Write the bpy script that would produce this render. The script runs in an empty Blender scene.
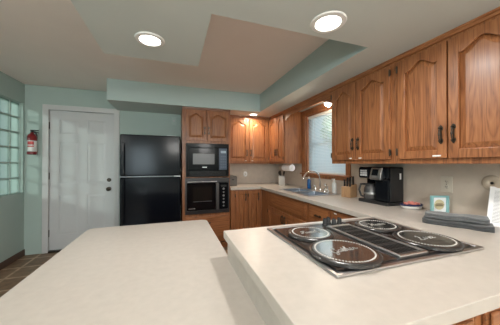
import bpy, bmesh, math, random
from mathutils import Vector, Matrix
R = math.radians
C = bpy.context.scene.collection
S = bpy.context.scene
random.seed(4)

# ------------------------------------------------------------------ camera
cam = bpy.data.cameras.new('camera'); camo = bpy.data.objects.new('camera', cam); C.objects.link(camo)
cam.sensor_width = 36.0; cam.lens = 225.0 / 500 * 36.0; cam.clip_start = 0.02
camo.location = (0, 0, 1.30)
camo.rotation_euler = (R(90 + 0.296), 0, R(-18.86))
S.camera = camo

# ------------------------------------------------------------------ world, sun, large lights, exposure
S.view_settings.view_transform = 'Standard'; S.view_settings.look = 'None'
S.view_settings.gamma = 1.0; S.view_settings.use_curve_mapping = False
S.view_settings.exposure = 0.30
w = bpy.data.worlds.new('sky'); S.world = w; w.use_nodes = True
bg = w.node_tree.nodes['Background']; bg.inputs[0].default_value = (0.72, 0.88, 1.0, 1); bg.inputs[1].default_value = 0.75

def light(name, kind, loc, energy, color, rot=(0, 0, 0), size=None, size_y=None, angle=None, spread=None):
    d = bpy.data.lights.new(name, kind); o = bpy.data.objects.new(name, d); C.objects.link(o)
    d.energy = energy; d.color = color; o.location = loc; o.rotation_euler = rot
    if kind == 'AREA':
        d.shape = 'RECTANGLE' if size_y else 'DISK'; d.size = size
        if size_y: d.size_y = size_y
        if spread: d.spread = R(spread)
    if angle is not None: d.angle = angle
    return o
sun = light('sun', 'SUN', (-6, -1, 4), 9.0, (1.0, 0.97, 0.9), angle=R(4))
sun.rotation_euler = Vector((1.0, .95, -0.36)).to_track_quat('-Z', 'Y').to_euler()
light('daylight_at_rear_window', 'AREA', (-1.1, -2.60, 1.4), 38, (0.80, 0.91, 1.0), (R(90), 0, 0), 0.8, 1.0)
light('daylight_at_sink_window', 'AREA', (2.22, 2.64, 1.6), 4.0, (0.86, 0.94, 1.0), (0, R(90), 0), 0.85, 0.85)

# ------------------------------------------------------------------ mesh helpers
class MB:
    def __init__(s): s.v = []; s.f = []
    def add(s, vs, fs):
        n = len(s.v); s.v += [tuple(p) for p in vs]; s.f += [tuple(n + i for i in f) for f in fs]; return s
    def box(s, x0, x1, y0, y1, z0, z1):
        vs = [(x, y, z) for z in (z0, z1) for y in (y0, y1) for x in (x0, x1)]
        return s.add(vs, [(0, 2, 3, 1), (4, 5, 7, 6), (0, 1, 5, 4), (2, 6, 7, 3), (0, 4, 6, 2), (1, 3, 7, 5)])
    def prism(s, poly, a0, a1, axis='z'):
        def m(p, a):
            return {'z': (p[0], p[1], a), 'y': (p[0], a, p[1]), 'x': (a, p[0], p[1])}[axis]
        n = len(poly); vs = [m(p, a0) for p in poly] + [m(p, a1) for p in poly]
        return s.add(vs, [tuple(range(n))[::-1], tuple(range(n, 2 * n))] + [(i, (i + 1) % n, n + (i + 1) % n, n + i) for i in range(n)])
    def strip(s, lo, hi, y0, y1):
        """solid between a lower and an upper (x, z) line, from depth y0 to y1"""
        n = len(lo); base = len(s.v)
        vs = [(p[0], y0, p[1]) for p in lo] + [(p[0], y0, p[1]) for p in hi] + [(p[0], y1, p[1]) for p in lo] + [(p[0], y1, p[1]) for p in hi]
        fs = []
        for i in range(n - 1):
            fs += [(i, i + 1, n + i + 1, n + i), (2 * n + i, 3 * n + i, 3 * n + i + 1, 2 * n + i + 1),
                   (i, 2 * n + i, 2 * n + i + 1, i + 1), (n + i, n + i + 1, 3 * n + i + 1, 3 * n + i)]
        fs += [(0, n, 3 * n, 2 * n), (n - 1, 3 * n - 1, 4 * n - 1, 2 * n - 1)]
        return s.add(vs, fs)
    def lathe(s, prof, c=(0, 0, 0), axis='z', n=28, sx=1, sy=1):
        vs = []; fs = []; m = len(prof)
        for k in range(n):
            a = 2 * math.pi * k / n; ca, sa = math.cos(a) * sx, math.sin(a) * sy
            for r, h in prof:
                p = {'z': (r * ca, r * sa, h), 'y': (r * ca, h, r * sa), 'x': (h, r * ca, r * sa)}[axis]
                vs.append((c[0] + p[0], c[1] + p[1], c[2] + p[2]))
        for k in range(n):
            k2 = (k + 1) % n
            for j in range(m - 1): fs.append((k * m + j, k2 * m + j, k2 * m + j + 1, k * m + j + 1))
        if prof[0][0] > 1e-5: fs.append(tuple(k * m for k in range(n))[::-1])
        if prof[-1][0] > 1e-5: fs.append(tuple(k * m + m - 1 for k in range(n)))
        return s.add(vs, fs)
    def tube(s, pts, r, n=8, cap=True):
        pts = [Vector(p) for p in pts]; rs = r if isinstance(r, (list, tuple)) else [r] * len(pts)
        base = []; up = None
        for i, p in enumerate(pts):
            t = (pts[min(i + 1, len(pts) - 1)] - pts[max(i - 1, 0)]).normalized()
            if up is None:
                up = Vector((0, 0, 1)) if abs(t.z) < 0.9 else Vector((1, 0, 0))
            a = t.cross(up).normalized(); up = a.cross(t).normalized()
            for k in range(n):
                q = 2 * math.pi * k / n
                base.append(p + rs[i] * (math.cos(q) * a + math.sin(q) * up))
        fs = []
        for i in range(len(pts) - 1):
            for k in range(n):
                k2 = (k + 1) % n; fs.append((i * n + k, i * n + k2, (i + 1) * n + k2, (i + 1) * n + k))
        if cap: fs += [tuple(range(n))[::-1], tuple((len(pts) - 1) * n + k for k in range(n))]
        return s.add(base, fs)
    def grid(s, xs, ys, inside, z0, z1):
        """one closed solid of the cells where inside(cx, cy)"""
        ids = {}; n0 = len(s.v)
        def vid(i, j, t):
            k = (i, j, t)
            if k not in ids:
                ids[k] = len(s.v); s.v.append((xs[i], ys[j], (z0, z1)[t]))
            return ids[k]
        nx, ny = len(xs) - 1, len(ys) - 1
        ins = lambda i, j: 0 <= i < nx and 0 <= j < ny and inside((xs[i] + xs[i + 1]) / 2, (ys[j] + ys[j + 1]) / 2)
        for i in range(nx):
            for j in range(ny):
                if not ins(i, j): continue
                s.f.append((vid(i, j, 1), vid(i + 1, j, 1), vid(i + 1, j + 1, 1), vid(i, j + 1, 1)))
                s.f.append((vid(i, j, 0), vid(i, j + 1, 0), vid(i + 1, j + 1, 0), vid(i + 1, j, 0)))
                for di, dj, a, b in ((-1, 0, (i, j), (i, j + 1)), (1, 0, (i + 1, j + 1), (i + 1, j)), (0, -1, (i + 1, j), (i, j)), (0, 1, (i, j + 1), (i + 1, j + 1))):
                    if not ins(i + di, j + dj):
                        s.f.append((vid(*a, 0), vid(*a, 1), vid(*b, 1), vid(*b, 0)))
        return s
    def move(s, M, start=0):
        for i in range(start, len(s.v)): s.v[i] = tuple(M @ Vector(s.v[i]))
        return s
    def build(s, name, mat, parent=None, bevel=0.0, smooth=False, sub=0, seg=2):
        me = bpy.data.meshes.new(name); me.from_pydata(s.v, [], s.f); me.update()
        bm = bmesh.new(); bm.from_mesh(me)
        bmesh.ops.recalc_face_normals(bm, faces=bm.faces); bm.to_mesh(me); bm.free()
        o = bpy.data.objects.new(name, me); C.objects.link(o); me.materials.append(mat)
        if parent: o.parent = parent
        if bevel:
            b = o.modifiers.new('bevel', 'BEVEL'); b.width = bevel; b.segments = seg; b.limit_method = 'ANGLE'; b.angle_limit = R(40)
        if sub:
            b = o.modifiers.new('sub', 'SUBSURF'); b.levels = sub; b.render_levels = sub
        if smooth:
            for p in me.polygons: p.use_smooth = True
            if smooth == 'auto': me.set_sharp_from_angle(angle=R(40))
        return o

def box(name, mat, x0, x1, y0, y1, z0, z1, parent=None, bevel=0.0):
    return MB().box(x0, x1, y0, y1, z0, z1).build(name, mat, parent, bevel)
def tag(o, label, cat, group=None):
    o['label'] = label; o['category'] = cat
    if group: o['group'] = group
    return o
def thing(name, label, cat, loc=(0, 0, 0), rz=0.0, group=None):
    o = bpy.data.objects.new(name, None); C.objects.link(o); o.empty_display_size = 0.05
    o.location = loc; o.rotation_euler = (0, 0, R(rz)); return tag(o, label, cat, group)
def struct(o):
    o['kind'] = 'structure'; return o

# ------------------------------------------------------------------ materials
def new_mat(name):
    m = bpy.data.materials.new(name); m.use_nodes = True
    return m, m.node_tree, m.node_tree.nodes['Principled BSDF']
def mat(name, col, rough=0.5, metal=0.0, spec=0.5, noise=0.0, scale=20.0, bump=0.0, emit=None, estr=0.0, coat=0.0, sheen=0.0):
    m, t, p = new_mat(name)
    p.inputs['Base Color'].default_value = (*col, 1); p.inputs['Roughness'].default_value = rough
    p.inputs['Metallic'].default_value = metal; p.inputs['Specular IOR Level'].default_value = spec
    p.inputs['Coat Weight'].default_value = coat; p.inputs['Coat Roughness'].default_value = 0.08
    p.inputs['Sheen Weight'].default_value = sheen
    if emit: p.inputs['Emission Color'].default_value = (*emit, 1); p.inputs['Emission Strength'].default_value = estr
    if noise or bump:
        tc = t.nodes.new('ShaderNodeTexCoord'); n = t.nodes.new('ShaderNodeTexNoise')
        n.inputs['Scale'].default_value = scale; n.inputs['Detail'].default_value = 4
        t.links.new(tc.outputs['Object'], n.inputs['Vector'])
        if noise:
            mx = t.nodes.new('ShaderNodeMix'); mx.data_type = 'RGBA'
            a = [max(0, c * (1 - noise)) for c in col]; b = [min(1, c * (1 + noise)) for c in col]
            mx.inputs[6].default_value = (*a, 1); mx.inputs[7].default_value = (*b, 1)
            t.links.new(n.outputs['Fac'], mx.inputs[0]); t.links.new(mx.outputs[2], p.inputs['Base Color'])
        if bump:
            bp = t.nodes.new('ShaderNodeBump'); bp.inputs['Strength'].default_value = bump; bp.inputs['Distance'].default_value = 0.01
            t.links.new(n.outputs['Fac'], bp.inputs['Height']); t.links.new(bp.outputs['Normal'], p.inputs['Normal'])
    return m
def oak(name, axis, dark=(0.115, 0.040, 0.015), mid=(0.275, 0.101, 0.036), lite=(0.40, 0.165, 0.063), rough=0.4):
    m, t, p = new_mat(name); N = t.nodes.new; L = t.links.new
    tc = N('ShaderNodeTexCoord'); oi = N('ShaderNodeObjectInfo')
    ad = N('ShaderNodeVectorMath'); ad.operation = 'MULTIPLY_ADD'
    ad.inputs[0].default_value = (3.1, 2.7, 4.3)
    L(oi.outputs['Random'], ad.inputs[0]); ad.inputs[1].default_value = (3.1, 2.7, 4.3); L(tc.outputs['Object'], ad.inputs[2])
    def mapped(across, along):
        mp = N('ShaderNodeMapping'); sc = [across] * 3; sc['xyz'.index(axis)] = along
        mp.inputs['Scale'].default_value = sc; L(ad.outputs[0], mp.inputs['Vector']); return mp
    n1 = N('ShaderNodeTexNoise'); n1.inputs['Scale'].default_value = 1; n1.inputs['Detail'].default_value = 3; n1.inputs['Distortion'].default_value = 1.2
    L(mapped(13, 0.9).outputs[0], n1.inputs['Vector'])
    mu = N('ShaderNodeMath'); mu.operation = 'MULTIPLY'; mu.inputs[1].default_value = 6.5; L(n1.outputs['Fac'], mu.inputs[0])
    fr = N('ShaderNodeMath'); fr.operation = 'PINGPONG'; fr.inputs[1].default_value = 0.5; L(mu.outputs[0], fr.inputs[0])
    n2 = N('ShaderNodeTexNoise'); n2.inputs['Scale'].default_value = 1; n2.inputs['Detail'].default_value = 3
    L(mapped(160, 6).outputs[0], n2.inputs['Vector'])
    m1 = N('ShaderNodeMath'); m1.operation = 'MULTIPLY_ADD'; m1.inputs[1].default_value = 0.75
    L(fr.outputs[0], m1.inputs[0]); m2 = N('ShaderNodeMath'); m2.operation = 'MULTIPLY'; m2.inputs[1].default_value = 0.75
    L(n2.outputs['Fac'], m2.inputs[0]); L(m2.outputs[0], m1.inputs[2])
    cr = N('ShaderNodeValToRGB'); e = cr.color_ramp.elements
    e[0].position = 0.2; e[0].color = (*dark, 1); e[1].position = 0.9; e[1].color = (*lite, 1)
    k = cr.color_ramp.elements.new(0.5); k.color = (*mid, 1)
    L(m1.outputs[0], cr.inputs[0]); L(cr.outputs[0], p.inputs['Base Color'])
    p.inputs['Roughness'].default_value = rough; p.inputs['Coat Weight'].default_value = 0.2; p.inputs['Coat Roughness'].default_value = 0.25
    bp = N('ShaderNodeBump'); bp.inputs['Strength'].default_value = 0.12; bp.inputs['Distance'].default_value = 0.004
    L(n2.outputs['Fac'], bp.inputs['Height']); L(bp.outputs['Normal'], p.inputs['Normal'])
    return m

M = {}
M['oak'] = oak('oak_upright_grain', 'z'); M['oak_x'] = oak('oak_level_grain', 'x')
M['oak_y'] = oak('oak_grain_along_y', 'y')
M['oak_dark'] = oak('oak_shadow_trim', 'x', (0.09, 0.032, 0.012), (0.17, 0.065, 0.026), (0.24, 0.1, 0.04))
M['wall'] = mat('aqua_wall_paint', (0.42, 0.52, 0.485), 0.6, noise=0.03, scale=6, bump=0.03)
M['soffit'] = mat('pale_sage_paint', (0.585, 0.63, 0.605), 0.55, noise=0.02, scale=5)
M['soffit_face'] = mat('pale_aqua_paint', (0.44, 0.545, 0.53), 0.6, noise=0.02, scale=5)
M['ceiling'] = mat('warm_white_ceiling_paint', (0.88, 0.79, 0.735), 0.8, noise=0.03, scale=4)
M['laminate'] = mat('cream_laminate', (0.50, 0.458, 0.41), 0.32, noise=0.10, scale=26, spec=0.4)
M['splash'] = mat('beige_laminate_sheet', (0.53, 0.45, 0.375), 0.5, noise=0.13, scale=14)
M['white'] = mat('white_paint', (0.62, 0.62, 0.62), 0.45)
M['door'] = mat('white_door_paint', (0.60, 0.61, 0.62), 0.4)
M['bright_white'] = mat('bright_white_plastic', (0.82, 0.82, 0.80), 0.4)
M['black'] = mat('black_gloss', (0.005, 0.006, 0.008), 0.16, spec=0.16, noise=0.2, scale=8)
M['fridge'] = mat('black_appliance_enamel', (0.004, 0.005, 0.008), 0.16, spec=0.16, bump=0.02, scale=180)
M['black_matt'] = mat('black_matt_plastic', (0.012, 0.012, 0.013), 0.5)
M['glass_dark'] = mat('dark_oven_glass', (0.005, 0.005, 0.006), 0.08, spec=0.3)
M['grey_screen'] = mat('grey_microwave_window', (0.13, 0.14, 0.15), 0.25, noise=0.1, scale=60)
M['steel'] = mat('brushed_steel', (0.55, 0.55, 0.56), 0.28, metal=1.0, noise=0.06, scale=40)
M['dark_steel'] = mat('dark_steel', (0.15, 0.15, 0.155), 0.3, metal=0.9)
M['chrome'] = mat('chrome', (0.8, 0.8, 0.8), 0.08, metal=1.0)
M['bronze'] = mat('dark_bronze', (0.06, 0.048, 0.036), 0.32, metal=0.7)
M['cover'] = mat('polished_dark_enamel', (0.30, 0.285, 0.27), 0.09, metal=0.9)
M['cover_rim'] = mat('dark_grey_enamel', (0.03, 0.028, 0.027), 0.25, spec=0.6)
M['cook_glass'] = mat('brown_black_cooktop_glass', (0.05, 0.036, 0.03), 0.15, metal=0.3, spec=0.6)
M['white_ink'] = mat('white_ink', (0.8, 0.78, 0.75), 0.5)
M['grate'] = mat('dark_grey_enamelled_grate', (0.035, 0.034, 0.033), 0.3, spec=0.6)
M['basin'] = mat('satin_sink_steel', (0.30, 0.34, 0.39), 0.35, metal=0.8)
M['bead'] = mat('off_white_beads', (0.55, 0.53, 0.5), 0.5)
M['cream'] = mat('beige_plastic', (0.56, 0.50, 0.42), 0.45)
M['red'] = mat('red_enamel', (0.22, 0.010, 0.014), 0.3)
M['red_label'] = mat('red_label', (0.5, 0.05, 0.05), 0.5)
M['paper'] = mat('white_paper', (0.84, 0.84, 0.85), 0.7)
M['ink'] = mat('grey_ink', (0.25, 0.25, 0.26), 0.7)
M['teal'] = mat('teal_paint', (0.25, 0.48, 0.49), 0.5)
M['gold'] = mat('yellow_print', (0.60, 0.53, 0.33), 0.6)
M['brown_ink'] = mat('brown_ink', (0.10, 0.06, 0.03), 0.6)
M['towel'] = mat('grey_cloth', (0.045, 0.047, 0.05), 0.9, noise=0.4, scale=120, bump=0.3, sheen=0.3)
M['towel_light'] = mat('light_grey_cloth', (0.10, 0.104, 0.108), 0.9, noise=0.35, scale=120, bump=0.3, sheen=0.3)
M['blue_soap'] = mat('blue_liquid_soap', (0.02, 0.11, 0.32), 0.15)
M['clear'] = mat('clear_soap_plastic', (0.6, 0.62, 0.62), 0.12)
M['block_wood'] = oak('pale_block_wood', 'z', (0.28, 0.15, 0.07), (0.38, 0.22, 0.11), (0.48, 0.30, 0.16))
M['bowl'] = mat('white_glaze', (0.75, 0.74, 0.72), 0.2)
M['navy'] = mat('navy_glaze', (0.03, 0.035, 0.09), 0.25)
M['candy'] = mat('red_sweets', (0.62, 0.20, 0.16), 0.4, noise=0.4, scale=60)
M['brown_base'] = mat('dark_brown_vinyl', (0.085, 0.045, 0.03), 0.5)
M['leaf'] = mat('green_leaves', (0.10, 0.25, 0.10), 0.7, noise=0.5, scale=9)
M['bark'] = mat('bark', (0.1, 0.07, 0.05), 0.9)
M['lawn'] = mat('lawn', (0.25, 0.32, 0.16), 0.9, noise=0.3, scale=3)
M['lamp'] = mat('lamp_lens', (1, 1, 1), 0.4, emit=(1.0, 0.95, 0.88), estr=7.0)
M['carafe'] = mat('carafe_glass', (0.05, 0.05, 0.052), 0.06, spec=0.8)
M['blue_panel'] = mat('blue_grey_keypad', (0.05, 0.08, 0.13), 0.3)
M['slat'] = None
def slat_mat():
    m, t, p = new_mat('translucent_white_slat')
    p.inputs['Base Color'].default_value = (0.74, 0.78, 0.81, 1); p.inputs['Roughness'].default_value = 0.5
    tr = t.nodes.new('ShaderNodeBsdfTranslucent'); tr.inputs[0].default_value = (0.8, 0.88, 0.92, 1)
    mx = t.nodes.new('ShaderNodeMixShader'); mx.inputs[0].default_value = 0.38
    t.links.new(p.outputs[0], mx.inputs[1]); t.links.new(tr.outputs[0], mx.inputs[2])
    t.links.new(mx.outputs[0], t.nodes['Material Output'].inputs[0]); return m
M['slat'] = slat_mat()
def glass_mat(name, tint, gl=0.1, diff=0.0, dcol=(1, 1, 1), rough=0.03):
    m = bpy.data.materials.new(name); m.use_nodes = True; t = m.node_tree; t.nodes.remove(t.nodes['Principled BSDF'])
    tr = t.nodes.new('ShaderNodeBsdfTransparent'); tr.inputs[0].default_value = (*tint, 1)
    g = t.nodes.new('ShaderNodeBsdfGlossy'); g.inputs['Roughness'].default_value = rough
    mx = t.nodes.new('ShaderNodeMixShader'); mx.inputs[0].default_value = gl
    t.links.new(tr.outputs[0], mx.inputs[1]); t.links.new(g.outputs[0], mx.inputs[2]); last = mx
    if diff:
        d = t.nodes.new('ShaderNodeBsdfTranslucent'); d.inputs[0].default_value = (*dcol, 1)
        d2 = t.nodes.new('ShaderNodeBsdfDiffuse'); d2.inputs[0].default_value = (*dcol, 1)
        a = t.nodes.new('ShaderNodeMixShader'); a.inputs[0].default_value = 0.5
        t.links.new(d.outputs[0], a.inputs[1]); t.links.new(d2.outputs[0], a.inputs[2])
        b = t.nodes.new('ShaderNodeMixShader'); b.inputs[0].default_value = diff
        t.links.new(mx.outputs[0], b.inputs[1]); t.links.new(a.outputs[0], b.inputs[2]); last = b
    t.links.new(last.outputs[0], t.nodes['Material Output'].inputs[0]); return m
M['pane'] = glass_mat('window_glass', (0.95, 0.98, 0.97), 0.06)
M['block'] = glass_mat('frosted_glass_block', (0.66, 0.74, 0.73), 0.06, 0.60, (0.36, 0.44, 0.42), 0.2)
def floor_mat():
    m, t, p = new_mat('brown_patterned_vinyl'); N = t.nodes.new; L = t.links.new
    tc = N('ShaderNodeTexCoord'); br = N('ShaderNodeTexBrick')
    br.offset = 0.0; br.inputs['Scale'].default_value = 1.0; br.inputs['Brick Width'].default_value = 0.3; br.inputs['Row Height'].default_value = 0.3
    br.inputs['Mortar Size'].default_value = 0.016; br.inputs['Mortar Smooth'].default_value = 0.2
    br.inputs['Color1'].default_value = (0.20, 0.12, 0.07, 1); br.inputs['Color2'].default_value = (0.28, 0.18, 0.11, 1); br.inputs['Mortar'].default_value = (0.50, 0.36, 0.24, 1)
    L(tc.outputs['Object'], br.inputs['Vector'])
    n = N('ShaderNodeTexNoise'); n.inputs['Scale'].default_value = 14; n.inputs['Detail'].default_value = 5; L(tc.outputs['Object'], n.inputs['Vector'])
    mx = N('ShaderNodeMix'); mx.data_type = 'RGBA'; mx.blend_type = 'OVERLAY'; mx.inputs[0].default_value = 0.7
    L(br.outputs['Color'], mx.inputs[6]); L(n.outputs['Fac'], mx.inputs[7]); L(mx.outputs[2], p.inputs['Base Color'])
    p.inputs['Roughness'].default_value = 0.4; return m
M['floor'] = floor_mat()

# ------------------------------------------------------------------ room shell
XL, XR, YB, YF, ZC, ZS = -2.0, 1.99, 4.06, -2.5, 2.43, 2.145
CT = 0.923                                     # counter top height
TT = 0.77                                      # lower table top height
struct(box('floor', M['floor'], XL - .15, XR + .15, YF - .15, YB + .15, -0.1, 0))
struct(box('ceiling', M['ceiling'], XL - .15, XR + .15, YF - .15, YB + .15, ZC, ZC + .12))
def wall_x(name, x0, x1, ya, yb, za, zb, m, more=()):   # wall across X with an opening ya..yb, za..zb
    ops = [(ya, yb, za, zb)] + list(more)
    xs = sorted({YF - .15, YB + .15, *[q for p in ops for q in p[:2]]}); zs = sorted({0, ZC, *[q for p in ops for q in p[2:]]})
    mb = MB().grid(xs, zs, lambda a, b: not any(p[0] < a < p[1] and p[2] < b < p[3] for p in ops), x0, x1)
    mb.v = [(p[2], p[0], p[1]) for p in mb.v]; return struct(mb.build(name, m))
def wall_y(name, y0, y1, xa, xb, za, zb, m):
    xs = [XL, xa, xb, XR]; zs = [0, za, zb, ZC] if za > 0 else [0, zb, ZC]
    mb = MB().grid(xs, zs, lambda a, b: not (xa < a < xb and za < b < zb), y0, y1)
    mb.v = [(p[0], p[2], p[1]) for p in mb.v]; return struct(mb.build(name, m))
GB0, GB1, GBZ0, GBZ1 = 2.83, 4.03, 0.895, 2.149
wall_x('wall_left', XL - .15, XL, GB0, GB1, GBZ0, GBZ1, M['wall'])
WY0, WY1, WZ0, WZ1 = 2.20, 3.08, 1.14, 2.05
wall_x('wall_right', XR, XR + .15, WY0, WY1, WZ0, WZ1, M['splash'])
DX0, DX1, DZ = -1.73, -0.872, 2.10
wall_y('wall_back', YB, YB + .15, DX0, DX1, 0, DZ, M['wall'])
wall_y('wall_front', YF - .15, YF, -1.5, -.7, .9, 1.9, M['wall'])
soff = [(XR, YF), (XR, YB), (-.833, YB), (-.833, 3.42), (1.337, 3.42), (1.337, 1.266), (.204, 1.266), (.204, 1.987), (-.503, 1.987), (-.503, .35), (1.337, .35), (1.337, YF)]
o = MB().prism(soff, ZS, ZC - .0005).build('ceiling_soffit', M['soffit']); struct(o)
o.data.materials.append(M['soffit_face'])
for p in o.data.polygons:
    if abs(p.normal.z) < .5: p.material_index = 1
struct(box('baseboard_left', M['brown_base'], XL, XL + .012, YF, YB, 0, .088, bevel=.003))
struct(box('ground', M['lawn'], -14, 16, -14, 18, -0.35, -0.25))
# backsplash sheets
mb = MB().grid([.2, WY0 - .075, WY1 + .1, YB - .008], [CT, 1.088, 1.31], lambda a, b: not (WY0 - .075 < a < WY1 + .1 and b > 1.088), XR - .006, XR)
mb.v = [(p[2], p[0], p[1]) for p in mb.v]; struct(mb.build('trim_backsplash_right', M['splash']))
struct(box('trim_backsplash_back', M['splash'], .86, XR - .006, YB - .006, YB, CT, 1.31))

# glass block window in the left wall
mb = MB(); NB = 6; py = (GB1 - GB0) / NB; pz = (GBZ1 - GBZ0) / 6; g = .009
ysl = [GB0]; zsl = [GBZ0]
for k in range(NB): ysl += [GB0 + k * py + g, GB0 + (k + 1) * py - g]; zsl += [GBZ0 + k * pz + g, GBZ0 + (k + 1) * pz - g]
ysl.append(GB1); zsl.append(GBZ1)
def mort(a, b):
    fa = (a - GB0) % py; fb = (b - GBZ0) % pz
    return fa < g or fa > py - g or fb < g or fb > pz - g
mb.grid(ysl, zsl, mort, XL - .075, XL - .035); mb.v = [(p[2], p[0], p[1]) for p in mb.v]
win1 = struct(mb.build('window_1', M['wall']))
for k in range(NB):
    for j in range(6):
        b = MB().box(XL - .065, XL - .04, GB0 + k * py + g, GB0 + (k + 1) * py - g, GBZ0 + j * pz + g, GBZ0 + (j + 1) * pz - g)
        b.build('glass_block', M['block'], win1, bevel=.008)

# door in the back wall
dr = bpy.data.objects.new('door_1', None); C.objects.link(dr); dr.location = (0, YB, 0); struct(dr)
f = MB(); fw = .062
f.grid([DX0 - fw, DX0 + .012, DX1 - .012, DX1 + fw], [0, DZ - .012, DZ + fw], lambda a, b: not (DX0 + .012 < a < DX1 - .012 and b < DZ - .012), -.018, .05)
f.v = [(p[0], p[2], p[1]) for p in f.v]; f.build('door_frame', M['white'], dr, bevel=.005)
def panel_slab(x0, x1, z0, z1, y0, y1, panels, dep=.007):
    """slab with sunk and raised rectangular panels on the -y face"""
    m = MB(); xs = sorted({x0, x1, *[p[0] for p in panels], *[p[1] for p in panels]}); zs = sorted({z0, z1, *[p[2] for p in panels], *[p[3] for p in panels]})
    m.grid(xs, zs, lambda a, b: not any(p[0] < a < p[1] and p[2] < b < p[3] for p in panels), y0, y1)
    m.v = [(p[0], p[2], p[1]) for p in m.v]
    for a, b, c, d in panels:
        e = .035; q = [(a, y0 + dep, c), (b, y0 + dep, c), (b, y0 + dep, d), (a, y0 + dep, d), (a + e, y0 + .002, c + e), (b - e, y0 + .002, c + e), (b - e, y0 + .002, d - e), (a + e, y0 + .002, d - e)]
        m.add(q, [(0, 1, 5, 4), (1, 2, 6, 5), (2, 3, 7, 6), (3, 0, 4, 7), (4, 5, 6, 7)])
    return m
W0, W1 = DX0 + .016, DX1 - .016; mid = (W0 + W1) / 2; px0, px1, px2, px3 = W0 + .115, mid - .055, mid + .055, W1 - .115
pans = []
for a, b in ((px0, px1), (px2, px3)): pans += [(a, b, .25, .83), (a, b, 1.0, 1.62), (a, b, 1.74, 1.96)]
panel_slab(W0, W1, .03, DZ - .016, .012, .045, pans).build('door_slab', M['door'], dr, bevel=.002)
for z, nm in ((1.045, 'deadbolt'), (.905, 'door_knob')):
    k = MB().lathe([(0, -.0), (.032, -.0), (.032, -.008), (.014, -.014), (.014, -.03)] if nm == 'door_knob' else [(0, 0), (.03, 0), (.03, -.012), (.022, -.02), (.0, -.022)], (W1 - .065, .012, z), 'y', 20)
    if nm == 'door_knob': k.lathe([(.014, -.03), (.03, -.042), (.031, -.056), (.02, -.066), (0, -.068)], (W1 - .065, .012, z), 'y', 20)
    else: k.box(W1 - .069, W1 - .061, -.024, -.008, z - .02, z + .02)
    k.build(nm, M['bronze'], dr, smooth='auto')
for z in (.28, 1.12, 1.86): MB().lathe([(.0, -.05), (.008, -.05), (.008, .05), (0, .05)], (W0 - .004, .004, z), 'z', 10).build('hinge', M['bronze'], dr)
box('threshold', M['bronze'], DX0 + .012, DX1 - .012, -.02, .05, 0, .025, dr)

# sink window in the right wall
w2 = bpy.data.objects.new('window_2', None); C.objects.link(w2); w2.location = (XR, 0, 0); struct(w2)
def along_wall(m):
    m.v = [(p[2], p[0], p[1]) for p in m.v]; return m
along_wall(MB().grid([WY0 - .075, WY0, WY1, WY1 + .1], [WZ0 - .05, WZ0, WZ1, WZ1 + .09], lambda a, b: not (WY0 < a < WY1 and WZ0 < b < WZ1), -.02, 0)).build('window_casing', M['oak'], w2, bevel=.004)
along_wall(MB().grid([WY0, WY0 + .016, WY1 - .016, WY1], [WZ0, WZ0 + .016, WZ1 - .016, WZ1], lambda a, b: not (WY0 + .016 < a < WY1 - .016 and WZ0 + .016 < b < WZ1 - .016), 0, .15)).build('jamb', M['oak'], w2)
box('sill', M['oak_y'], -.045, .0, WY0 - .09, WY1 + .115, WZ0 - .006, WZ0 + .016, w2, .004)
sx = [WY0 + .016, WY0 + .055, WY1 - .055, WY1 - .016]; sz = [WZ0 + .016, WZ0 + .055, (WZ0 + WZ1) / 2 - .02, (WZ0 + WZ1) / 2 + .02, WZ1 - .055, WZ1 - .016]
def sash(a, b): return not (sx[1] < a < sx[2] and (sz[1] < b < sz[2] or sz[3] < b < sz[4]))
along_wall(MB().grid(sx, sz, sash, .085, .12)).build('sash', M['white'], w2, bevel=.003)
box('pane', M['pane'], .10, .104, sx[1], sx[2], sz[1], sz[4], w2)
# rear window behind the camera
w3 = bpy.data.objects.new('window_3', None); C.objects.link(w3); w3.location = (0, YF, 0); struct(w3)
f = MB().grid([-1.57, -1.48, -.72, -.63], [.83, .92, 1.38, 1.42, 1.88, 1.97], lambda a, b: not (-1.48 < a < -.72 and (.92 < b < 1.38 or 1.42 < b < 1.88)), -.06, .02)
f.v = [(p[0], p[2], p[1]) for p in f.v]; f.build('window_frame', M['white'], w3, bevel=.004)
box('pane', M['pane'], -1.48, -.72, -.03, -.026, .92, 1.88, w3)

# blind
bl = thing('window_blind', 'white slatted blind hanging in the oak framed sink window', 'blind', (XR, 0, 0))
box('headrail', M['bright_white'], .015, .055, WY0 + .02, WY1 - .02, WZ1 - .055, WZ1 - .018, bl, .004)
m = MB(); z = WZ0 + .05
while z < WZ1 - .06:
    a = R(52); c, s_ = .0125 * math.cos(a), .0125 * math.sin(a)
    y0, y1 = WY0 + .024, WY1 - .024
    vs = [(.035 - c, y0, z - s_), (.035 - c, y1, z - s_), (.035 + .003, y0, z + .001), (.035 + .003, y1, z + .001), (.035 + c, y0, z + s_), (.035 + c, y1, z + s_)]
    vs += [(p[0] + .0006, p[1], p[2] - .0006) for p in vs]
    m.add(vs, [(0, 1, 3, 2), (2, 3, 5, 4), (6, 8, 9, 7), (8, 10, 11, 9), (0, 6, 7, 1), (4, 5, 11, 10), (0, 2, 8, 6), (2, 4, 10, 8), (1, 7, 9, 3), (3, 9, 11, 5)])
    z += .0215
m.build('slats', M['slat'], bl)
box('bottom_rail', M['bright_white'], .022, .048, WY0 + .024, WY1 - .024, WZ0 + .02, WZ0 + .036, bl, .003)
for yy in (WY0 + .12, (WY0 + WY1) / 2, WY1 - .12): MB().tube([(.02, yy, WZ0 + .03), (.02, yy, WZ1 - .03)], .0012, 6).build('cord', M['bright_white'], bl)

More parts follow.
